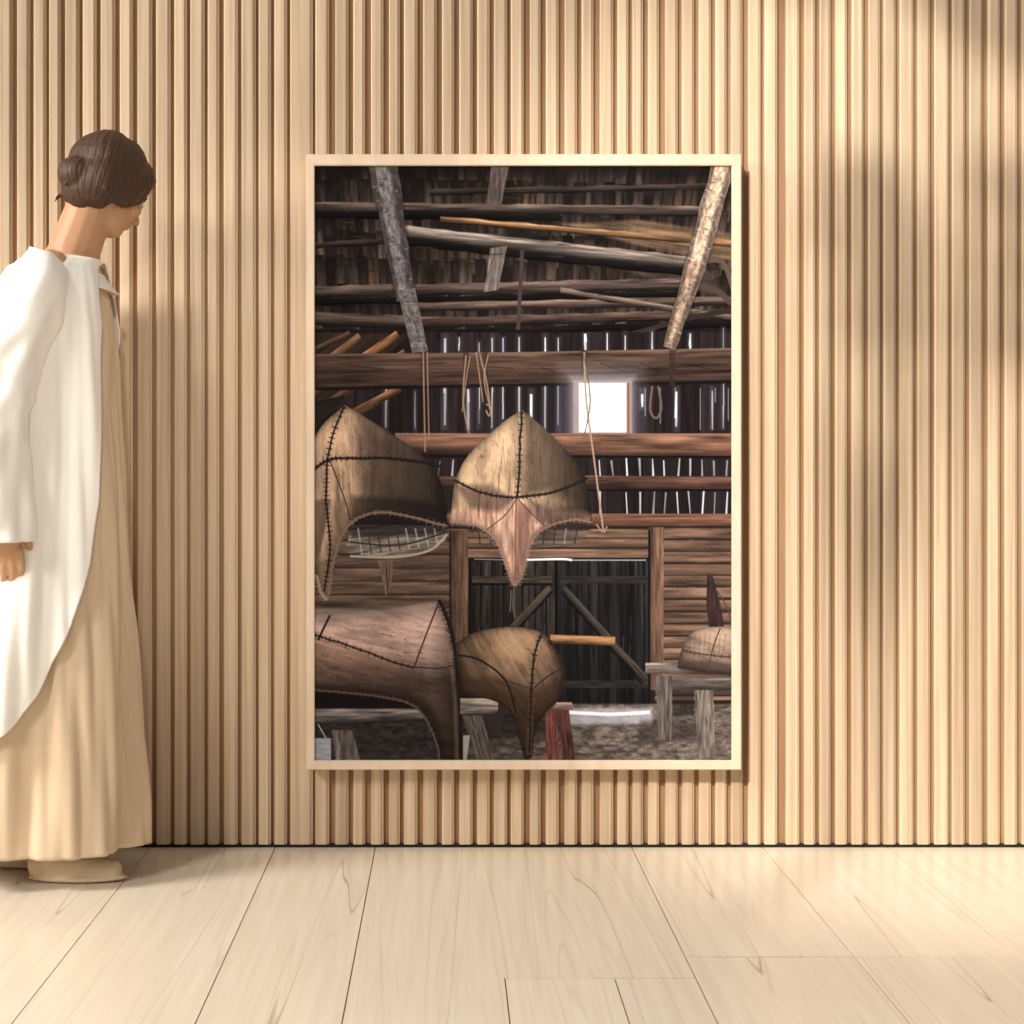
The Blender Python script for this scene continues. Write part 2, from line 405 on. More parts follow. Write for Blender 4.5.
# door
rect(469,558,650,712,(20,20,22))
x = 471
while x < 648:
    ww = rr.uniform(9,13); k = rr.uniform(0.8,1.25)
    cc = (50,45,43) if x < 556 else (38,37,39)
    rect(x,561,min(x+ww-1.8,648),710,tuple(v*k for v in cc),grain=(90,40,2.2),amp=0.6,alpha=0.95,soft=1.0,
         fn=lambda X,Y: 1.05-0.35*np.clip((Y-560)/150,0,1)); x += ww
for i in range(50):
    x = rr.uniform(474,645); y = rr.uniform(590,695); stroke([(x,y),(x,y+rr.uniform(6,26))],rr.uniform(.5,1.2),rr.choice([(120,110,104),(16,16,18)]),alpha=rr.uniform(.15,.4),sp=False)
rect(472,576,552,583,(62,55,51),grain=(0,20,2),amp=.4); rect(472,583,552,585,(14,14,16)); rect(560,576,648,583,(50,46,44),grain=(0,20,2),amp=.4)
rect(472,668,552,676,(54,49,46),grain=(0,20,2),amp=.4); rect(560,680,648,688,(44,41,40),grain=(0,20,2),amp=.4)
stroke([(556,560),(556,706)],2.5,(10,10,12),sp=False)
beam(476,666,550,588,7,7,(72,63,57),amp=.5); beam(563,588,646,680,7,7,(64,57,52),amp=.5)
stroke([(480,669),(553,591)],1.5,(12,11,13),sp=False); stroke([(561,592),(642,684)],1.5,(12,11,13),sp=False)
stroke([(474,559),(512,560)],1.2,(150,156,164),alpha=.8,sp=False); stroke([(512,560),(560,559),(572,560)],2.2,(220,228,235)); stroke([(572,560),(646,560)],1.4,(168,174,182),alpha=.85,sp=False)
beam(550,639,615,641,9,9,(140,104,73),amp=0.4)
beam(656,527,656,690,15,15,(104,80,67),shade=0.2,amp=.4); stroke([(649,530),(649,700)],2,(22,18,19),sp=False)
paint([(707,574),(712,574),(720,604),(726,640),(710,640),(706,604)],(58,42,42),grain=(85,15,2),amp=.3)
stroke([(716,590),(728,610),(733,640)],1.5,(84,68,61))
# ground
rect(313,704,733,765,(100,90,84),grain=(0,7,3),amp=0.5,soft=3)
def spk():
    X,Y = np.meshgrid(gx,gy); m = (Y>704)
    nz = fbm(X/1.6,Y/1.1,50,3); k = np.where(m,(0.8+0.4*nz)*(0.72+0.3*np.clip((X-420)/200,0,1)),1)
    IMG[:] = IMG*k[...,None]
spk()
rect(313,690,470,720,(30,25,26),alpha=0.7,soft=8)
rect(562,708,652,724,(186,190,206),alpha=0.6,soft=6); stroke([(566,712),(610,714),(650,712)],3.5,(228,232,240),alpha=.85)
rect(640,720,700,742,(52,44,43),alpha=.5,soft=8)

# --- birch props
def birch(x0,y0,x1,y1,w0,w1,c,mark,n):
    beam(x0,y0,x1,y1,w0,w1,c,amp=0.4,shade=0.0,g=(5,2.5),rough=.8)
    a = math.atan2(y1-y0,x1-x0)
    nx,ny = -math.sin(a),math.cos(a)
    stroke([(x0-nx*w0*.38,y0-ny*w0*.38),(x1-nx*w1*.38,y1-ny*w1*.38)],w0*.3,(26,21,23),alpha=.5,soft=5,sp=False)
    stroke([(x0+nx*w0*.42,y0+ny*w0*.42),(x1+nx*w1*.42,y1+ny*w1*.42)],w0*.2,(26,21,23),alpha=.5,soft=3,sp=False)
    for i in range(n):
        t = rr.random(); s = rr.uniform(-.42,.42); ww = w0+(w1-w0)*t
        cx = x0+(x1-x0)*t+nx*s*ww; cy = y0+(y1-y0)*t+ny*s*ww; l = rr.uniform(1.5,5)
        stroke([(cx-nx*l/2,cy-ny*l/2),(cx+nx*l/2,cy+ny*l/2)],rr.uniform(.8,2),rr.choice(mark),alpha=rr.uniform(.25,.65),sp=False)
birch(382,160,406,300,29,19,(122,115,116),[(60,52,54),(148,141,143),(90,84,86)],150)
paint([(397,290),(415,288),(428,351),(412,353)],(106,99,99),grain=(75,5,2.5),amp=.4)
for i in range(50):
    t = rr.random(); stroke([(398+13*t+rr.uniform(0,13),292+58*t),(402+13*t+rr.uniform(0,13),292+58*t)],1.2,rr.choice([(60,52,54),(142,136,138)]),alpha=.45,sp=False)
birch(724,160,694,270,23,21,(196,172,151),[(120,98,84),(220,200,180),(80,64,56)],60)
birch(696,262,669,348,21,12,(172,148,128),[(106,86,74),(204,184,162),(64,52,46)],50)

# --- canoes
def bark(X,Y,a,seed,al=40,ac=3.0):
    wob = 3.0*(fbm(X/22,Y/22,seed+31,3)-.5)*2
    u = X*math.cos(a)+Y*math.sin(a); v = -X*math.sin(a)+Y*math.cos(a)+wob
    st = fbm(u/al,v/ac,seed,4); bl = fbm(X/15,Y/15,seed+5,4); pt = fbm(u/(al*.9),v/(ac*2.4),seed+9,4)
    fine = fbm(X/2.2,Y/2.2,seed+17,2)
    k = (0.70+0.26*st+0.24*bl+0.08*fine)
    k = k*(1-0.16*np.clip((pt-.54)*7,0,1))
    cr = np.abs(fbm(u/(al*1.2),v/(ac*2.2),seed+13,3)-.5)
    k = k*(1-0.38*np.clip(1-cr/0.010,0,1))
    return k
def hullcol(base, cx, hw, y0=400, y1=600, vd=0.3, cyl=0.55, side=0.12, seed=61, ang=90, **kk):
    b = np.array(base,np.float32)
    def f(X,Y):
        t = np.clip((X-cx)/hw,-1.2,1.2)
        k = 1-cyl*np.abs(t)**2.2-side*t
        k = k*(1-vd*np.clip((Y-y0)/(y1-y0),0,1))
        return b[None,None,:]*(k*bark(X,Y,math.radians(ang),seed))[...,None]
    return f
# canoe A
paint([(345,552),(352,524),(447,526),(446,540),(425,552),(385,558)],(112,103,96),grain=(-8,20,2.0),amp=0.6)
paint([(345,520),(447,520),(447,534),(352,538)],(36,29,29),alpha=.7,soft=5)
for i in range(9):
    x=358+i*9.5; stroke([(x,528),(x+4,555-i*1.2)],1.6,rr.choice([(60,52,51),(168,160,150)]),sp=False,alpha=.75)
stroke([(350,556),(395,557),(430,550),(447,534)],2.4,(160,150,138)); stroke([(350,542),(400,545),(446,532)],1.6,(54,46,45))
A = spline([(345,405),(365,417),(395,436),(425,458),(440,480),(446,510),(447,527)],n=6)+spline([(447,527),(420,520),(385,514),(360,517),(344,535),(336,560),(330,590)],n=6)+[(322,596),(313,560),(313,440)]+spline([(313,440),(325,422),(345,405)],n=5)
paint(A,hullcol((206,172,142),340,112,cyl=.5,side=.36,y0=440,y1=560,vd=.35),edge=0.45,ew=5)
paint(spline([(360,420),(390,436),(425,460),(446,508),(445,526),(400,514),(372,510),(362,470)],True,5),(44,36,33),alpha=.58,soft=22,grain=(90,30,3),amp=.3)
paint([(313,470),(330,462),(333,500),(326,560),(313,560)],(204,168,146),alpha=.45,soft=6,grain=(90,20,3),amp=.4)
paint([(313,500),(331,500),(318,560),(313,560)],(60,48,46),alpha=.5,soft=4)
paint([(352,496),(400,498),(447,506),(447,527),(385,513),(350,520)],(30,23,23),alpha=.55,soft=9)
for i in range(18):
    x=rr.uniform(335,438); y=rr.uniform(425,500)+(x-340)*.2; stroke([(x,y),(x+rr.uniform(-2,3),y+rr.uniform(8,30))],rr.uniform(.5,1.2),(62,50,46),alpha=.4,sp=False)
lace([(345,406),(334,430),(328,458),(326,500),(330,545),(324,592)],2.2,step=3.4); lace([(313,470),(328,460),(352,458),(400,459),(440,466)],3.0,tl=4.5,step=3.4)
stroke([(329,458),(345,500),(350,520)],1.2,(70,54,50)); lace([(328,596),(334,560),(344,532),(362,516),(390,513),(447,526)],2.8,(124,104,90),tl=5.5,step=2.8)
lace([(316,575),(321,592),(327,600)],3,(150,138,128),step=3)
paint([(378,560),(394,560),(390,592),(386,598)],(108,89,78),grain=(90,12,2),amp=.3); stroke([(386,562),(388,596)],1,(40,30,30),sp=False)
# canoe B
paint([(470,520),(592,520),(585,538),(560,546),(530,548),(495,545)],(94,81,75),grain=(-3,20,2),amp=.6)
paint([(460,518),(592,518),(590,530),(470,532)],(32,26,27),alpha=.7,soft=5)
for i in range(10): stroke([(478+i*11,528),(480+i*10.5,544)],1.4,rr.choice([(46,38,38),(142,131,121)]),sp=False,alpha=.75)
B = spline([(522,410),(507,419),(485,438),(466,458),(455,482),(450,522)],n=6)+spline([(450,522),(470,524),(488,532),(500,548),(508,572),(515,586)],n=6)+spline([(515,586),(524,570),(529,545),(545,528),(570,520),(592,522)],n=6)+spline([(592,522),(589,498),(578,466),(556,440),(536,421),(522,410)],n=6)
paint(B,hullcol((212,180,148),498,90,cyl=.5,side=.28,y0=440,y1=590,vd=.2,seed=62),edge=0.45,ew=5)
paint([(525,412),(556,440),(578,466),(589,498),(588,512),(550,490),(524,496)],(50,41,37),alpha=.55,soft=12,grain=(90,30,3),amp=.3)
paint(spline([(452,510),(470,505),(500,500),(520,497),(545,508),(585,512),(590,521),(560,520),(535,532),(527,560),(515,584),(505,560),(490,530),(452,522)],True,4),(190,148,132),alpha=.62,soft=8,grain=(90,18,2.6),amp=.5)
paint([(456,486),(490,484),(512,500),(500,512),(470,508)],(58,45,43),alpha=.55,soft=9)
paint([(530,500),(548,508),(586,506),(588,518),(552,524),(536,522)],(52,40,39),alpha=.55,soft=7)
paint([(517,500),(532,510),(528,545),(516,584)],(96,68,62),alpha=.55,soft=5)
for i in range(20):
    x=rr.uniform(462,584); y=rr.uniform(432,480)+abs(x-522)*.35; stroke([(x,y),(x+rr.uniform(-3,3)+(x-522)*.04,y+rr.uniform(8,32))],rr.uniform(.5,1.3),(66,52,48),alpha=.4,sp=False)
lace([(522,411),(520,440),(519,470),(517,498)],2.6,tl=5,step=3.4); lace([(454,480),(480,492),(505,497),(518,497)],2.4,step=4.2,tl=4); lace([(518,497),(545,494),(570,486),(588,478)],2.8,step=4.2,tl=4.5)
stroke([(517,498),(505,515),(486,530)],1.1,(90,64,60)); stroke([(517,498),(530,512),(545,526)],1.1,(90,64,60)); stroke([(516,500),(515,580)],1.4,(116,84,78))
lace([(450,522),(470,524),(488,532),(500,548),(508,572),(514,586)],2.4,(144,118,104),step=2.8,tl=6); lace([(516,586),(524,570),(529,545),(545,528),(570,520),(592,522)],2.4,(130,105,93),step=2.8,tl=6)
stroke([(514,586),(513,605),(515,618)],2.2,(90,76,66)); stroke([(511,590),(510,612)],1.2,(110,94,82))
stroke([(584,352),(586,400),(594,460),(603,530)],1.9,(160,136,116)); stroke([(583,352),(590,400),(583,440)],1.3,(110,92,79))
stroke([(652,386),(650,410),(656,418),(661,408),(658,386)],2.3,(108,92,82)); stroke([(596,524),(603,532),(607,526)],1.6,(146,126,110))
# shade under the lower canoes
paint([(300,685),(420,690),(460,720),(460,770),(300,770)],(24,20,22),alpha=.45,soft=18)
paint([(455,690),(560,690),(560,735),(455,745)],(24,20,22),alpha=.6,soft=16)
beam(313,716,425,714,15,11,(106,99,97),amp=.5); paint([(332,730),(352,730),(362,765),(336,765)],(100,92,89),grain=(90,14,2),amp=.5)
rect(313,738,331,765,(150,151,160),grain=(0,12,3),amp=.15); stroke([(318,724),(326,738)],1.2,(170,170,176))
paint([(313,692),(420,698),(430,708),(313,708)],(20,17,18),alpha=.5,soft=6)
# canoe C
Cc = spline([(300,612),(350,612),(395,607),(438,600),(447,618),(455,650),(459,690),(463,765)],n=6)+[(440,765)]+spline([(440,765),(436,742),(424,716),(404,701),(360,694),(300,690)],n=6)
def seamY(X): return 634+(X-313)*0.33
def cC(X,Y):
    b = np.array((184,154,142),np.float32); b2 = np.array((158,126,110),np.float32)
    t = np.clip((Y-604-(438-X)*.05)/92,0,1.7)
    k = 0.64+0.44*np.exp(-((t-.28)/.34)**2)-0.20*np.clip(t-.45,0,1.2)
    k = k*bark(X,Y,math.radians(12),75,50,3.4)*(1-.30*np.clip((X-432)/30,0,1))
    m = np.clip((Y-seamY(np.minimum(X,414)))/14+.5,0,1)*np.where(X<425,1,np.clip((Y-660)/30,0,1))
    c = b[None,None,:]*(1-m[...,None])+b2[None,None,:]*m[...,None]
    return c*k[...,None]
paint(Cc,cC,edge=.45,ew=6)
paint(spline([(290,684),(350,685),(400,691),(428,704),(440,730),(446,770),(438,770),(425,716),(400,702),(290,695)],True,4),(34,25,22),alpha=.5,soft=8)
paint([(313,607),(380,608),(436,602),(438,607),(380,616),(313,619)],(168,154,144),alpha=.4,soft=5)
stroke([(450,650),(455,700),(457,765)],4,(160,130,112),alpha=.4,soft=4)
stroke([(330,615),(318,640)],2.0,(34,28,29)); lace([(313,634),(350,646),(385,659),(414,668)],2.0,(34,28,29),tl=3.5); stroke([(414,667),(424,640),(438,604)],1.5,(64,48,45)); stroke([(414,667),(440,668),(458,664)],1.4,(60,46,42))
lace([(438,600),(447,618),(455,650),(459,690)],3.8,(30,25,26),step=3.0,tl=7.5)
lace([(313,690),(360,694),(404,701),(424,716),(436,742),(440,765)],2.2,(100,80,70),tl=4,step=3.5)
for i in range(16):
    x=rr.uniform(320,440); y=rr.uniform(615,660); stroke([(x,y),(x+rr.uniform(6,22),y+rr.uniform(1,7))],rr.uniform(.5,1.1),rr.choice([(80,62,58),(184,160,146)]),alpha=.35,sp=False)
# sawhorse
beam(460,706,498,706,16,16,(132,122,114),amp=.5); paint([(462,715),(482,715),(496,765),(478,765)],(88,79,74),grain=(75,15,2),amp=.5); paint([(482,715),(495,714),(506,700),(500,742)],(54,45,44))
paint([(463,735),(470,735),(466,765),(463,765)],(148,145,147))
paint([(545,706),(556,706),(560,765),(546,765)],(102,60,56),grain=(90,14,2),amp=.5); paint([(556,704),(568,704),(576,765),(563,765)],(78,48,46),grain=(85,14,2),amp=.5)
beam(544,706,572,706,8,8,(134,112,104),amp=.3)
# canoe D
D = spline([(455,645),(470,634),(495,628),(520,627),(542,633),(556,648),(563,672),(561,694),(548,710),(536,728),(532,756)],n=6)+spline([(532,756),(525,760),(520,742),(515,722),(504,706),(485,698),(462,694)],n=6)+[(457,670)]
paint(D,hullcol((186,150,120),512,62,cyl=.5,side=-.05,y0=632,y1=720,vd=.62,seed=64,ang=60),edge=.5,ew=6)
paint(spline([(458,682),(500,676),(530,690),(560,680),(548,710),(536,728),(530,757),(518,735),(500,703),(460,694)],True,4),(58,40,31),alpha=.5,soft=10,grain=(30,20,3),amp=.25)
paint([(500,630),(528,633),(526,662),(503,655)],(190,160,132),alpha=.35,soft=10)
stroke([(531,700),(529,754)],5,(150,118,94),alpha=.3,soft=4,sp=False)
lace([(541,634),(534,655),(531,690),(530,720),(529,752)],2.4,(36,27,26),tl=4.5); lace([(548,640),(558,655),(563,675),(558,697),(548,708)],3.4,(46,36,34),step=3.0,tl=6.5)
stroke([(458,655),(480,660),(505,680),(516,712)],1.8,(36,28,27)); stroke([(531,690),(548,676),(562,668)],1.3,(54,41,38)); stroke([(505,680),(530,688)],1.1,(64,49,43))
# right bench & canoe E
beam(645,668,733,669,11,12,(110,101,95),amp=.5); beam(672,684,733,684,12,12,(80,73,70),amp=.5)
paint([(655,676),(672,676),(671,740),(658,740)],(96,88,83),grain=(90,16,2),amp=.5); paint([(694,690),(713,690),(715,758),(698,758)],(108,99,93),grain=(90,16,2),amp=.5)
rect(672,690,694,716,(32,27,28),alpha=.6,soft=3)
E = spline([(677,668),(681,650),(690,634),(706,627),(740,627)],n=6)+[(740,676),(710,674)]
paint(E,hullcol((196,168,148),720,52,cyl=.5,side=0,y0=632,y1=676,vd=.5,seed=66,ang=20),edge=.4,ew=4); paint([(678,662),(700,660),(736,664),(736,676),(680,672)],(64,50,48),alpha=.5,soft=5)
lace([(683,650),(700,654),(733,657)],1.4,(64,49,46),tl=3); lace([(679,666),(700,670),(733,674)],1.8,(54,42,40),step=3,tl=4); stroke([(720,628),(712,650),(708,672)],1.2,(76,58,53))
for i in range(8): stroke([(690+i*5,634),(688+i*5,658)],.8,(90,74,66),alpha=.45,sp=False)
# grade
Xg,Yg = np.meshgrid(gx,gy)
IMG *= (0.96+0.08*fbm(Xg/1.3,Yg/1.3,90,2))[...,None]
lum = IMG.mean(axis=2, keepdims=True)
IMG = lum+(IMG-lum)*0.92
IMG = np.clip(IMG,0,1)**1.10
img = bpy.data.images.new('barn_print', CW, CH)
buf = np.ones((CH,CW,4),np.float32); buf[...,:3] = IMG[::-1]
img.pixels.foreach_set(buf.ravel()); img.update(); img.pack()
M_print, nt, b = new_mat('printed_paper')
ti = N(nt,'ShaderNodeTexImage'); ti.image = img
nt.links.new(ti.outputs[0], b.inputs['Base Color']); b.inputs['Roughness'].default_value = 0.8
b.inputs['Specular IOR Level'].default_value = 0.05

# ------------------------------------------------------------ framed picture
PF = -0.065; dF = DIST+PF; PP = -0.058; dP = DIST+PP
emp = bpy.data.objects.new('framed_picture', None); link(emp)
emp.location = (wx(523,dF), 0, wz(770,dF))
emp['label'] = 'photograph of bark canoes in a barn, thin pale wood frame'
emp['category'] = 'framed picture'
ox, oz = emp.location.x, emp.location.z
def child(o, p, label=None):
    o.parent = p
    if label: o['label'] = label
    return o
x0,x1,z0,z1 = wx(306,dF)-ox, wx(741.5,dF)-ox, 0.0, wz(154,dF)-oz
i0,i1,j0,j1 = wx(314.5,dF)-ox, wx(732,dF)-ox, wz(760.5,dF)-oz, wz(165.5,dF)-oz
V=[];Fc=[]
e=0.002
def rail(o0,o1,n0,n1):
    b = len(V)
    cx,cz=(x0+x1)/2,(z0+z1)/2
    for (p,y) in ((o0,0),(o1,0),(o1,PF+e),(o0,PF+e)): V.append((p[0],y,p[1]))
    for p in (o0,o1):
        dx = e*(1 if p[0]<cx else -1); dz = e*(1 if p[1]<cz else -1); V.append((p[0]+dx,PF,p[1]+dz))
    for p in (n0,n1):
        dx = -e*(1 if p[0]<cx else -1); dz = -e*(1 if p[1]<cz else -1); V.append((p[0]+dx,PF,p[1]+dz))
    for (p,y) in ((n0,PF+e),(n1,PF+e),(n1,0),(n0,0)): V.append((p[0],y,p[1]))
    Fc.extend([(b,b+1,b+2,b+3),(b+3,b+2,b+5,b+4),(b+4,b+5,b+7,b+6),(b+6,b+7,b+9,b+8),(b+8,b+9,b+10,b+11),(b+11,b+10,b+1,b),
               (b,b+3,b+4,b+6,b+8,b+11),(b+1,b+10,b+9,b+7,b+5,b+2)])
rail((x0,z0),(x0,z1),(i0,j0),(i0,j1)); rail((x0,z1),(x1,z1),(i0,j1),(i1,j1))
rail((x1,z1),(x1,z0),(i1,j1),(i1,j0)); rail((x1,z0),(x0,z0),(i1,j0),(i0,j0))
fr = mesh_obj('frame', V, Fc, M_frame); child(fr, emp)
bm = bmesh.new(); bm.from_mesh(fr.data); bmesh.ops.recalc_face_normals(bm, faces=bm.faces); bm.to_mesh(fr.data); bm.free()
a0,a1,b0,b1 = wx(PX0,dP)-ox, wx(PX1,dP)-ox, wz(PY1,dP)-oz, wz(PY0,dP)-oz
V=[];Fc=[]; add_box(V,Fc,a0,a1,PP,-0.004,b0,b1)
pr = mesh_obj('print', V, Fc, M_print); child(pr, emp, 'photographic print of bark canoes in a dim log barn')
uv = pr.data.uv_layers.new(name='UVMap')
for lp in pr.data.loops:
    co = pr.data.vertices[lp.vertex_index].co
    uv.data[lp.index].uv = ((co.x-a0)/(a1-a0), (co.z-b0)/(b1-b0))

# ------------------------------------------------------------ person
PY = -0.235; dB = DIST+PY
def X(px): return wx(px,dB)
def Z(py): return wz(py,dB)
person = bpy.data.objects.new('person', None); link(person)
person.location = (X(50), PY, 0)
person['label'] = 'person walking in long beige dress and loose white overshirt'
person['category'] = 'person'
ro = Vector(person.location)

class Blob:
    def __init__(s): s.V=[]; s.F=[]
    def ell(s, c, r, rot=None, nu=20, nv=12):
        b=len(s.V); R = rot or Matrix.Identity(3); c=Vector(c)
        for j in range(1,nv):
            ph=math.pi*j/nv
            for i in range(nu):
                th=2*math.pi*i/nu
                p=Vector((r[0]*math.sin(ph)*math.cos(th), r[1]*math.sin(ph)*math.sin(th), r[2]*math.cos(ph)))
                s.V.append(c+R@p)
        s.V.append(c+R@Vector((0,0,r[2]))); s.V.append(c+R@Vector((0,0,-r[2])))
        t=len(s.V)-2; d=t+1
        for j in range(nv-2):
            for i in range(nu):
                a=b+j*nu+i; a2=b+j*nu+(i+1)%nu
                s.F.append((a,a+nu,a2+nu,a2))
        for i in range(nu):
            s.F.append((t,b+i,b+(i+1)%nu)); s.F.append((d,b+(nv-2)*nu+(i+1)%nu,b+(nv-2)*nu+i))
    def cap(s, a, b_, ra, rb, n=14, fl=1.0):
        a=Vector(a); b_=Vector(b_); d=(b_-a); L=d.length; d.normalize()
        up=Vector((0,1,0)) if abs(d.y)<0.9 else Vector((1,0,0))
        e1=d.cross(up).normalized(); e2=d.cross(e1)
        base=len(s.V)
        prof=[]
        for k in range(1,5): t=math.pi/2*k/4; prof.append((-ra*math.cos(t), ra*math.sin(t)))
        for k in range(1,4): prof.append((L*k/4, ra+(rb-ra)*k/4))
        for k in range(0,4): t=math.pi/2*k/4; prof.append((L+rb*math.sin(t), rb*math.cos(t)))
        for h,r in prof:
            for i in range(n):
                th=2*math.pi*i/n; s.V.append(a+d*h+e1*(r*math.cos(th))+e2*(r*fl*math.sin(th)))
        for j in range(len(prof)-1):
            for i in range(n):
                p=base+j*n+i;q=base+j*n+(i+1)%n; s.F.append((p,q,q+n,p+n))
        s.V.append(a-d*ra); s.V.append(b_+d*rb); t=len(s.V)-2
        for i in range(n):
            s.F.append((t,base+(i+1)%n,base+i)); s.F.append((t+1,base+(len(prof)-1)*n+i,base+(len(prof)-1)*n+(i+1)%n))
    def obj(s, name, mat, voxel, smooth=3, disp=None):
        o=mesh_obj(name+'_tmp',[Vector(v)-ro for v in s.V],s.F,mat)
        bm=bmesh.new(); bm.from_mesh(o.data); bmesh.ops.recalc_face_normals(bm,faces=bm.faces); bm.to_mesh(o.data); bm.free()
        m=o.modifiers.new('r','REMESH'); m.mode='VOXEL'; m.voxel_size=voxel; m.use_smooth_shade=True
        k=o.modifiers.new('s','SMOOTH'); k.factor=0.5; k.iterations=smooth
        dg=bpy.context.evaluated_depsgraph_get(); me=bpy.data.meshes.new_from_object(o.evaluated_get(dg))
        me.name=name
        if disp:
            nr=[v.normal.copy() for v in me.vertices]
            for v,nn in zip(me.vertices,nr): v.co += nn*disp(v.co+ro)
        for p in me.polygons: p.use_smooth=True
        bpy.data.objects.remove(o)
        n=bpy.data.objects.new(name,me); link(n); n.parent=person
        if not me.materials: me.materials.append(mat)
        return n

hx, hz = X(110), Z(188)
tilt = Matrix.Rotation(math.radians(50),3,'Z') @ Matrix.Rotation(math.radians(28),3,'Y')
HS=0.90
def H(x,y,z): return Vector((hx,PY,hz))+tilt@(Vector((x,y,z))*HS)
B = Blob()
B.ell(H(-0.012,0,0.02),(0.084,0.067,0.081),tilt)
B.ell(H(0.028,0,-0.03),(0.050,0.050,0.070),tilt)
B.ell(H(0.052,0,-0.082),(0.023,0.027,0.021),tilt)
B.ell(H(0.066,0,0.012),(0.019,0.042,0.012),tilt)
B.cap(H(0.083,0,0.0),H(0.102,0,-0.028),0.007,0.010)
B.ell(H(0.094,-0.009,-0.031),(0.010,0.007,0.007),tilt); B.ell(H(0.094,0.009,-0.031),(0.010,0.007,0.007),tilt)
B.ell(H(0.080,0,-0.052),(0.010,0.019,0.0055),tilt); B.ell(H(0.078,0,-0.062),(0.009,0.017,0.006),tilt)
for sgn in (-1,1):
    B.ell(H(0.055,sgn*0.036,-0.025),(0.024,0.020,0.022),tilt)
    B.ell(H(-0.006,sgn*0.070,-0.008),(0.017,0.008,0.027),tilt)
    B.ell(H(0.070,sgn*0.030,-0.002),(0.012,0.013,0.009),tilt)
neckb = Vector((X(70),PY,Z(264)))
B.cap(H(-0.030,0,-0.040),neckb,0.048,0.058); B.cap(neckb+Vector((0,0,0.0)),Vector((X(46),PY,Z(282))),0.056,0.06)
chest = Vector((X(62),PY,Z(320))); pel = Vector((X(50),PY,Z(500)))
B.ell(chest,(0.10,0.14,0.155)); B.cap(chest,pel,0.10,0.115); B.ell(pel,(0.12,0.15,0.11))
feet = [(X(58),PY-0.045),(X(0),PY+0.070)]
for k,sgn in enumerate((-1,1)):
    hip=pel+Vector((0,sgn*0.080,-0.03)); fx,fy=feet[k]
    knee=Vector(((hip.x+fx)/2+0.035,PY+sgn*0.080,0.46)); ank=Vector((fx,fy,0.085))
    B.cap(hip,knee,0.078,0.054); B.cap(knee,ank,0.052,0.032)
    B.cap((fx,fy,0.042),(fx+0.12,fy,0.024),0.030,0.019); B.cap((fx,fy,0.038),(fx-0.025,fy,0.030),0.027,0.025)
def arm(sh,el,wr,dirv,side):
    B.cap(chest+Vector((0,side*0.10,0.09)),sh,0.05,0.050); B.cap(sh,el,0.046,0.037); B.cap(el,wr,0.037,0.025)
    d=dirv.normalized(); across=Vector((1,0,0)); across=(across-d*across.dot(d)).normalized(); nrm=d.cross(across)
    palm=wr+d*0.048
    R=Matrix((across,nrm,d)).transposed()
    B.cap(wr-d*0.01,wr+d*0.03,0.023,0.025); B.ell(palm,(0.036,0.015,0.046),R)
    inward = Vector((0,-side,0))
    for i,(o,l) in enumerate(((0.028,0.068),(0.0095,0.076),(-0.0095,0.071),(-0.027,0.055))):
        k0=palm+across*o+d*0.036; k1=k0+d*l*0.42+inward*0.004; k2=k1+d*l*0.30+inward*0.014-across*0.006; k3=k2+d*l*0.22+inward*0.016-across*0.009
        B.cap(k0,k1,0.0080,0.0075,8); B.cap(k1,k2,0.0075,0.0070,8); B.cap(k2,k3,0.0070,0.0060,8)
    t0=palm+across*0.028-d*0.022; t1=t0+across*0.014+d*0.028+inward*0.010; t2=t1+across*0.001+d*0.028+inward*0.008
    B.cap(t0,t1,0.012,0.010,8); B.cap(t1,t2,0.010,0.0080,8)
shR=Vector((X(56),PY-0.150,Z(294))); elR=Vector((X(26),PY-0.200,Z(400))); wrR=Vector((X(30),PY-0.205,Z(508)))
shL=Vector((X(62),PY+0.125,Z(294))); elL=Vector((X(54),PY+0.140,Z(400))); wrL=Vector((X(64),PY+0.125,Z(490)))
arm(shR,elR,wrR,Vector((0.10,0,-1)),-1); arm(shL,elL,wrL,Vector((0.1,0,-1)),1)
body = B.obj('body', M_skin, 0.0045, 3)

Hh = Blob()
Hh.ell(H(-0.020,0,0.034),(0.094,0.080,0.086),tilt); Hh.ell(H(-0.050,0,-0.015),(0.060,0.075,0.076),tilt)
Hh.ell(H(0.034,0,0.068),(0.054,0.060,0.038),tilt)
for sgn in (-1,1):
    Hh.ell(H(-0.008,sgn*0.062,0.0),(0.050,0.022,0.056),tilt)
    Hh.cap(H(0.054,sgn*0.050,0.054),H(0.038,sgn*0.070,-0.015),0.021,0.012)
Hh.ell(H(-0.098,0,-0.028),(0.034,0.040,0.036),tilt); Hh.cap(H(-0.070,0,-0.045),H(-0.062,0,-0.078),0.036,0.016)
for k in range(26):
    a=rr.uniform(-1.4,1.4); zz=rr.uniform(-.05,.08)
    p=H(-0.085*math.cos(a)-0.01,0.076*math.sin(a),zz); q=H(-0.102*math.cos(a)-0.01,0.086*math.sin(a),zz-rr.uniform(.02,.05))
    Hh.cap(p,q,0.007,0.003,8)
def hd(p):
    q = tilt.inverted()@(p-Vector((hx,PY,hz)))
    an = math.atan2(q.y, q.x+0.01)
    return 0.0005*math.sin(an*34+q.z*60+2*math.sin(q.z*40+an))+0.0005*math.sin(an*71+q.z*90)+0.002*math.sin(an*5+q.z*24)
hair = Hh.obj('hair', M_hair, 0.0028, 7, hd)
M_eye = plain('eye', (40,28,22), 0.2)
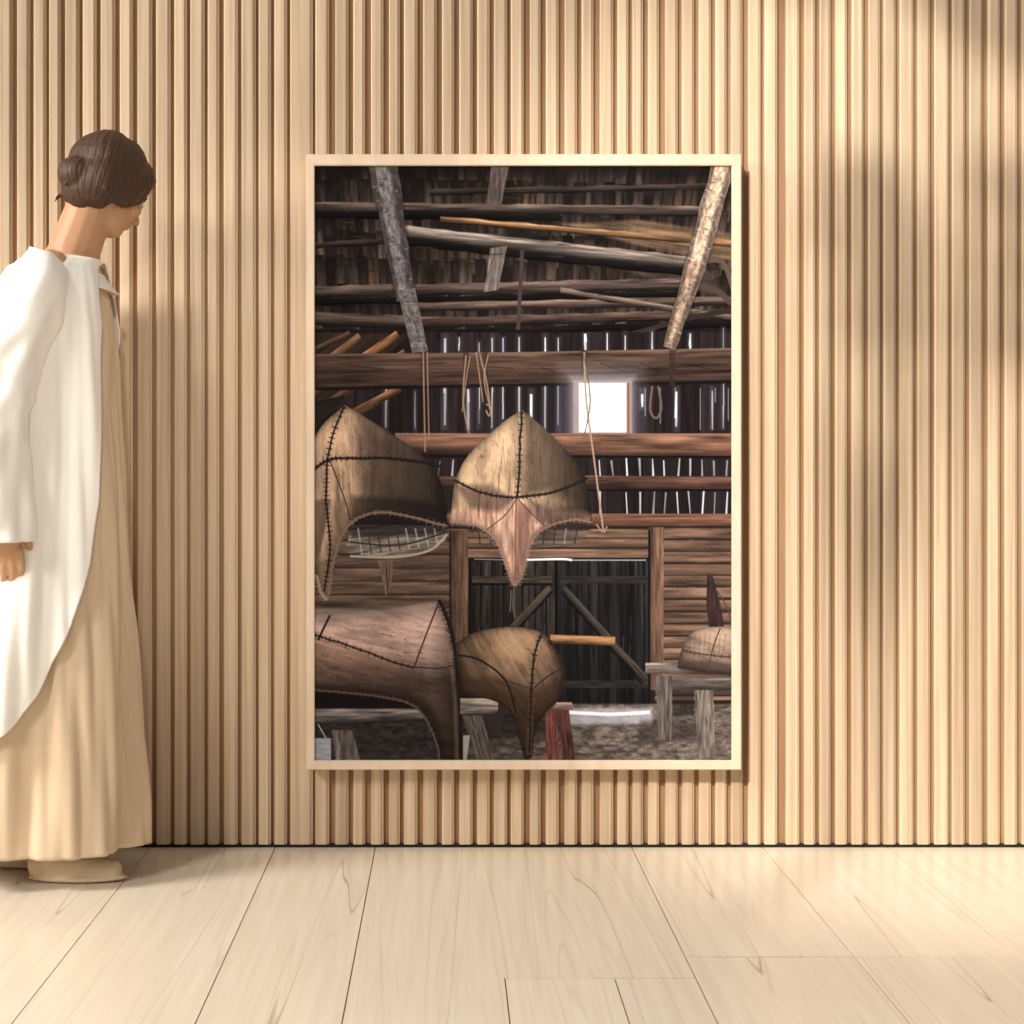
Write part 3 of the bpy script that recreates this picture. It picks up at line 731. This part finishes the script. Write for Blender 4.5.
for sgn in (-1,1):
    e_ = Blob(); e_.ell(H(0.0775,sgn*0.029,-0.002),(0.0066,0.0085,0.004),tilt,14,8)
    o = mesh_obj('eye',[v-ro for v in e_.V],e_.F,M_eye,True); o.parent=person
    e_ = Blob(); e_.cap(H(0.088,sgn*0.014,0.017),H(0.076,sgn*0.044,0.018),0.003,0.0022,8)
    o = mesh_obj('eyebrow',[v-ro for v in e_.V],e_.F,M_hair,True); o.parent=person
for (fx,fy) in feet:
    s_=Blob(); s_.cap((fx,fy,0.040),(fx+0.125,fy,0.024),0.036,0.024); s_.cap((fx-0.02,fy,0.036),(fx+0.02,fy,0.05),0.033,0.030)
    s_.ell((fx+0.055,fy,0.009),(0.110,0.036,0.009))
    s_.obj('shoe',M_shoe,0.004,2)

def interp(tab, v):
    tab = sorted(tab)
    ys=[t[0] for t in tab]
    return [float(np.interp(v, ys, [t[k] for t in tab])) for k in range(1,len(tab[0]))]
prof = [(258,48,90,0.065,0),(272,18,98,0.125,0.001),(300,2,106,0.152,0.003),(340,-4,112,0.150,0.004),(400,-6,114,0.145,0.005),(460,-12,118,0.15,0.006),
        (520,-22,122,0.154,0.008),(620,-38,128,0.156,0.011),(740,-52,136,0.158,0.014),(842,-62,142,0.160,0.016)]
def surf(py, th, off=0.0, ph=0.0, fk=1.0):
    l,r,ry,am = interp(prof,py)
    cx=(X(l)+X(r))/2; rx=(X(r)-X(l))/2
    f = fk*am*(math.sin(6*th+1.1*math.sin(py/110.0)+ph)+0.6*math.sin(11*th+py/90.0+ph*2)+0.3*math.sin(23*th-py/75.0)+0.15*math.sin(41*th+py/100))
    f += 0.003*fk*math.sin(py/26.0+3*math.sin(3*th+ph))*math.sin(4*th+py/80)
    return Vector((cx+(rx+off+f)*math.cos(th), PY+(ry+off*.7+f*.8)*math.sin(th), Z(py)))
def shell(name, rows, mat, thick, thf=None, off=0.0, ph=0.0, nth=220, fk=1.0, offg=0.0):
    V=[];Fc=[]
    full = thf is None
    for py in rows:
        te = 0 if full else thf(py)
        for i in range(nth+(0 if full else 1)):
            t = i/nth; th = te+(2*math.pi-2*te)*t
            V.append(surf(py,th,off+offg*max(0,(py-420)/360),ph,fk)-ro)
    n = nth if full else nth+1
    for j in range(len(rows)-1):
        for i in range(nth):
            a=j*n+i; b_=j*n+((i+1)%n if full else i+1)
            Fc.append((a,b_,b_+n,a+n))
    o = mesh_obj(name,V,Fc,mat,True); o.parent=person
    m=o.modifiers.new('t','SOLIDIFY'); m.thickness=thick; m.offset=-1
    return o
dress = shell('dress', list(np.linspace(260,842,150)), M_beige, 0.004, fk=.9)
dress['label']='long beige flared dress reaching the ankles'
edge = [(256,98),(330,108),(400,107),(500,106),(560,100),(620,86),(680,60),(720,32),(750,-4),(780,-50)]
def thf(py):
    l,r,ry,am = interp(prof,max(260,py)); xe=interp(edge,py)[0]
    c=((xe-(l+r)/2)/((r-l)/2+6)); return math.acos(max(-0.97,min(0.985,c)))
coat = shell('overshirt', list(np.linspace(262,778,150)), M_white, 0.003, thf, 0.020, 0.0, 240, 1.15, 0.022)
coat['label']='long loose white linen overshirt, open at the front'
def spline3(P,n):
    out=[]; m=len(P)
    for i in range(m-1):
        a,b_,c,d=P[max(i-1,0)],P[i],P[i+1],P[min(i+2,m-1)]
        for j in range(n):
            t=j/n; out.append(0.5*((2*b_)+(c-a)*t+(2*a-5*b_+4*c-d)*t*t+(3*b_-a-3*c+d)*t**3))
    out.append(P[-1]); return out
def tube(name, pts, rads, mat, folds=0.006, n=60, sub=18):
    P=spline3(pts,sub); V=[];Fc=[]
    m=len(P)
    for j,p in enumerate(P):
        a=P[max(j-1,0)]; b_=P[min(j+1,m-1)]; d=(b_-a).normalized()
        e1=d.cross(Vector((0,1,0))).normalized(); e2=d.cross(e1)
        t=j/(m-1); r=float(np.interp(t,np.linspace(0,1,len(rads)),rads))
        for i in range(n):
            th=2*math.pi*i/n
            rr_=r+folds*(math.sin(t*20+2.8*math.sin(th+t*3))*0.6+math.sin(5*th+t*8)*0.5+0.2*math.sin(t*48+4*math.sin(2*th))+0.2*math.sin(9*th-t*14))*min(1,t*3)
            V.append(p+e1*rr_*math.cos(th)+e2*rr_*math.sin(th)-ro)
    for j in range(m-1):
        for i in range(n):
            a=j*n+i;b_=j*n+(i+1)%n; Fc.append((a,b_,b_+n,a+n))
    o=mesh_obj(name,V,Fc,mat,True); o.parent=person
    s_=o.modifiers.new('t','SOLIDIFY'); s_.thickness=0.003
    return o
for sh,el,wr,sd in ((shR,elR,wrR,-1),(shL,elL,wrL,1)):
    dn = -0.065 if sd==-1 else -0.01
    tube('sleeve',[sh+Vector((0.0,-sd*0.075,0.030)),sh+Vector((0,0,0)),(sh+el)/2,el,(el+wr)/2,wr+Vector((0.004,0,dn))],[0.048,0.056,0.052,0.046,0.046,0.048] if sd==1 else [0.050,0.064,0.068,0.066,0.062,0.062],M_white,0.006 if sd==-1 else .004)
V=[];Fc=[];n=40
for j,(h,r) in enumerate(((-0.034,0.100),(-0.020,0.088),(-0.004,0.076),(0.006,0.072))):
    for i in range(n):
        th=2*math.pi*i/n; V.append(neckb+Vector((-0.006+r*1.1*math.cos(th),r*1.15*math.sin(th),h-0.03*math.cos(th)))-ro)
for j in range(3):
    for i in range(n):
        a=j*n+i;b_=j*n+(i+1)%n; Fc.append((a,b_,b_+n,a+n))
o=mesh_obj('collar',V,Fc,M_white,True); o.parent=person
s_=o.modifiers.new('t','SOLIDIFY'); s_.thickness=0.003

# ------------------------------------------------------------ potted trees added out of view to shape the shadows (their leaves break up the light)
SD = Vector((0.62,1.0,-0.68))
SPOT = Vector((-2.3,-6.0,4.2)); AREA = Vector((-3.3,-1.75,2.5))
def gobo_tree(base, targets, label, seed, dens=1.0):
    rg = random.Random(seed)
    e_ = bpy.data.objects.new('gobo_tree', None); link(e_); e_.location = base
    e_['label']=label; e_['category']='plant'
    V=[];Fc=[]; n=32
    pr_=[(0.0,0.0),(0.15,0.0),(0.19,0.30),(0.20,0.33),(0.18,0.33),(0.17,0.29),(0.0,0.29)]
    for r,z in pr_:
        for i in range(n): th=2*math.pi*i/n; V.append((max(r,0.001)*math.cos(th),max(r,0.001)*math.sin(th),z))
    for j in range(len(pr_)-1):
        for i in range(n): a=j*n+i;b_=j*n+(i+1)%n; Fc.append((a,b_,b_+n,a+n))
    o=mesh_obj('pot',V,Fc,M_pot,True); o.parent=e_
    V=[];Fc=[]
    def limb(P,r0,r1):
        k=8; P=spline3([Vector(p) for p in P],4); m=len(P); b=len(V)
        for j,p in enumerate(P):
            d=(P[min(j+1,m-1)]-P[max(j-1,0)]).normalized(); e1=d.cross(Vector((0.3,1,0.1))).normalized(); e2=d.cross(e1); r=r0+(r1-r0)*j/(m-1)
            for i in range(k): th=2*math.pi*i/k; V.append(p+e1*r*math.cos(th)+e2*r*math.sin(th))
        for j in range(m-1):
            for i in range(k): a=b+j*k+i;b_=b+j*k+(i+1)%k; Fc.append((a,b_,b_+k,a+k))
    cl=[]
    for px,py,r,src,yd in targets:
        T=Vector((wx(px),0,wz(py))); t=yd+rg.uniform(-.08,.08)
        if src is None: c=T-SD*t; sc_=1
        else: c=T+(src-T)*(t/abs(src.y)); sc_=1-t/abs(src.y)
        cl.append((c-Vector(base), r*DIST/F*sc_))
    zc=min(c.z for c,_ in cl)
    top=Vector((sum(c.x for c,_ in cl)/len(cl),sum(c.y for c,_ in cl)/len(cl),0))
    fork=Vector((top.x*.5,top.y*.5,max(1.0,zc-0.35)))
    limb([(0,0,0.28),(0.03,0.02,fork.z*0.5),fork],0.024,0.016)
    for c,_ in cl: limb([fork,(fork+c)/2+Vector((rg.uniform(-.05,.05),rg.uniform(-.05,.05),0.03)),c],0.010,0.003)
    o=mesh_obj('trunk',V,Fc,M_bark,True); o.parent=e_
    V=[];Fc=[]
    for c,r in cl:
        for k in range(int(dens*(80*(r/0.1)**2)+20)):
            while True:
                q=Vector((rg.uniform(-1,1),rg.uniform(-1,1),rg.uniform(-1,1)))
                if q.length<1: break
            p=c+q*r*1.05; L=rg.uniform(.030,.050); W=L*.28
            d=Vector((rg.uniform(-1,1),rg.uniform(-1,1),rg.uniform(-1,.4))).normalized(); s=d.cross(Vector((rg.uniform(-1,1),rg.uniform(-1,1),rg.uniform(-1,1)))).normalized(); u=d.cross(s)*0.006
            b=len(V); V.extend([p-d*L,p-d*L*.3+s*W+u,p+d*L*.3+s*W*.8+u,p+d*L,p+d*L*.3-s*W*.8+u,p-d*L*.3-s*W+u,p])
            Fc.extend([(b,b+1,b+6),(b+1,b+2,b+6),(b+2,b+3,b+6),(b+3,b+4,b+6),(b+4,b+5,b+6),(b+5,b,b+6)])
    o=mesh_obj('gobo_foliage',V,Fc,M_leaf); o.parent=e_
gobo_tree((-0.75,-2.9,0), [(a,b_,c,SPOT,2.4) for a,b_,c in [(866,196,38),(886,250,44),(872,312,34),(838,232,26),(905,300,26),(1014,190,32),(1008,270,32),(1020,335,26),(985,8,44),(1028,-12,46),(1034,46,34),(935,-22,28),(800,-30,20)]],
            'unseen leafy tree added to dapple the right wall, in a pale round pot', 3, 2.6)
gobo_tree((-2.1,-1.3,0), [(a,b_,c,None,1.2) for a,b_,c in [(10,0,50),(70,20,46),(118,0,36),(4,80,46),(62,92,34),(-20,150,40),(-60,40,60),(30,-60,60),(-50,-60,60)]]
            +[(a,b_,c,AREA,0.9) for a,b_,c in [(0,20,70),(60,10,60),(110,-20,50),(10,90,60),(70,80,44)]],
            'unseen slim leafy tree added to darken the upper left wall, in a pale round pot', 8, 1.8)

# ------------------------------------------------------------ light
sun = bpy.data.lights.new('sun','SUN'); sun.energy = 1.35; sun.angle = math.radians(12); sun.color = (1.0,0.935,0.85)
so = bpy.data.objects.new('sun', sun); link(so)
so.rotation_euler = SD.normalized().to_track_quat('-Z','Y').to_euler(); so.location=(-4,-4,4)
al = bpy.data.lights.new('soft_fill','AREA'); al.shape='RECTANGLE'; al.size=0.9; al.size_y=1.1; al.energy=150; al.color=(1.0,0.94,0.86)  # added soft fill from the left, no window built here
ao = bpy.data.objects.new('soft_fill', al); link(ao); ao.location=AREA
ao.rotation_euler = (Vector((0.4,-0.2,0.4))-Vector(ao.location)).to_track_quat('-Z','Y').to_euler()
def spot(name, loc, aim, energy, deg, blend, rad):
    l = bpy.data.lights.new(name,'SPOT'); l.energy=energy; l.spot_size=math.radians(deg); l.spot_blend=blend; l.shadow_soft_size=rad; l.color=(1.0,0.93,0.84)
    o = bpy.data.objects.new(name,l); link(o); o.location=loc
    o.rotation_euler=(Vector(aim)-Vector(loc)).to_track_quat('-Z','Y').to_euler()
spot('added_spot', SPOT, (1.25,-0.1,0.95), 2300, 20, 0.5, 0.10)  # added beam that makes the bright patches on the right wall
spot('added_spot', (0.1,-6.0,3.2), (-0.46,0,1.0), 480, 14, 1.0, 0.2)  # added beam that brightens the slats left of the frame
wld = bpy.data.worlds.new('world'); sc.world = wld; wld.use_nodes = True
bg = wld.node_tree.nodes['Background']; bg.inputs[0].default_value = (1.0,0.965,0.925,1); bg.inputs[1].default_value = 0.31

cam = bpy.data.cameras.new('camera'); co = bpy.data.objects.new('camera', cam); link(co)
co.location = (0,-DIST,CAMZ); co.rotation_euler = (math.radians(90),0,0)
cam.sensor_width = 36; cam.lens = 36*F/1024
cam.shift_x = (512-CX)/1024; cam.shift_y = -(512-HY)/1024
sc.camera = co
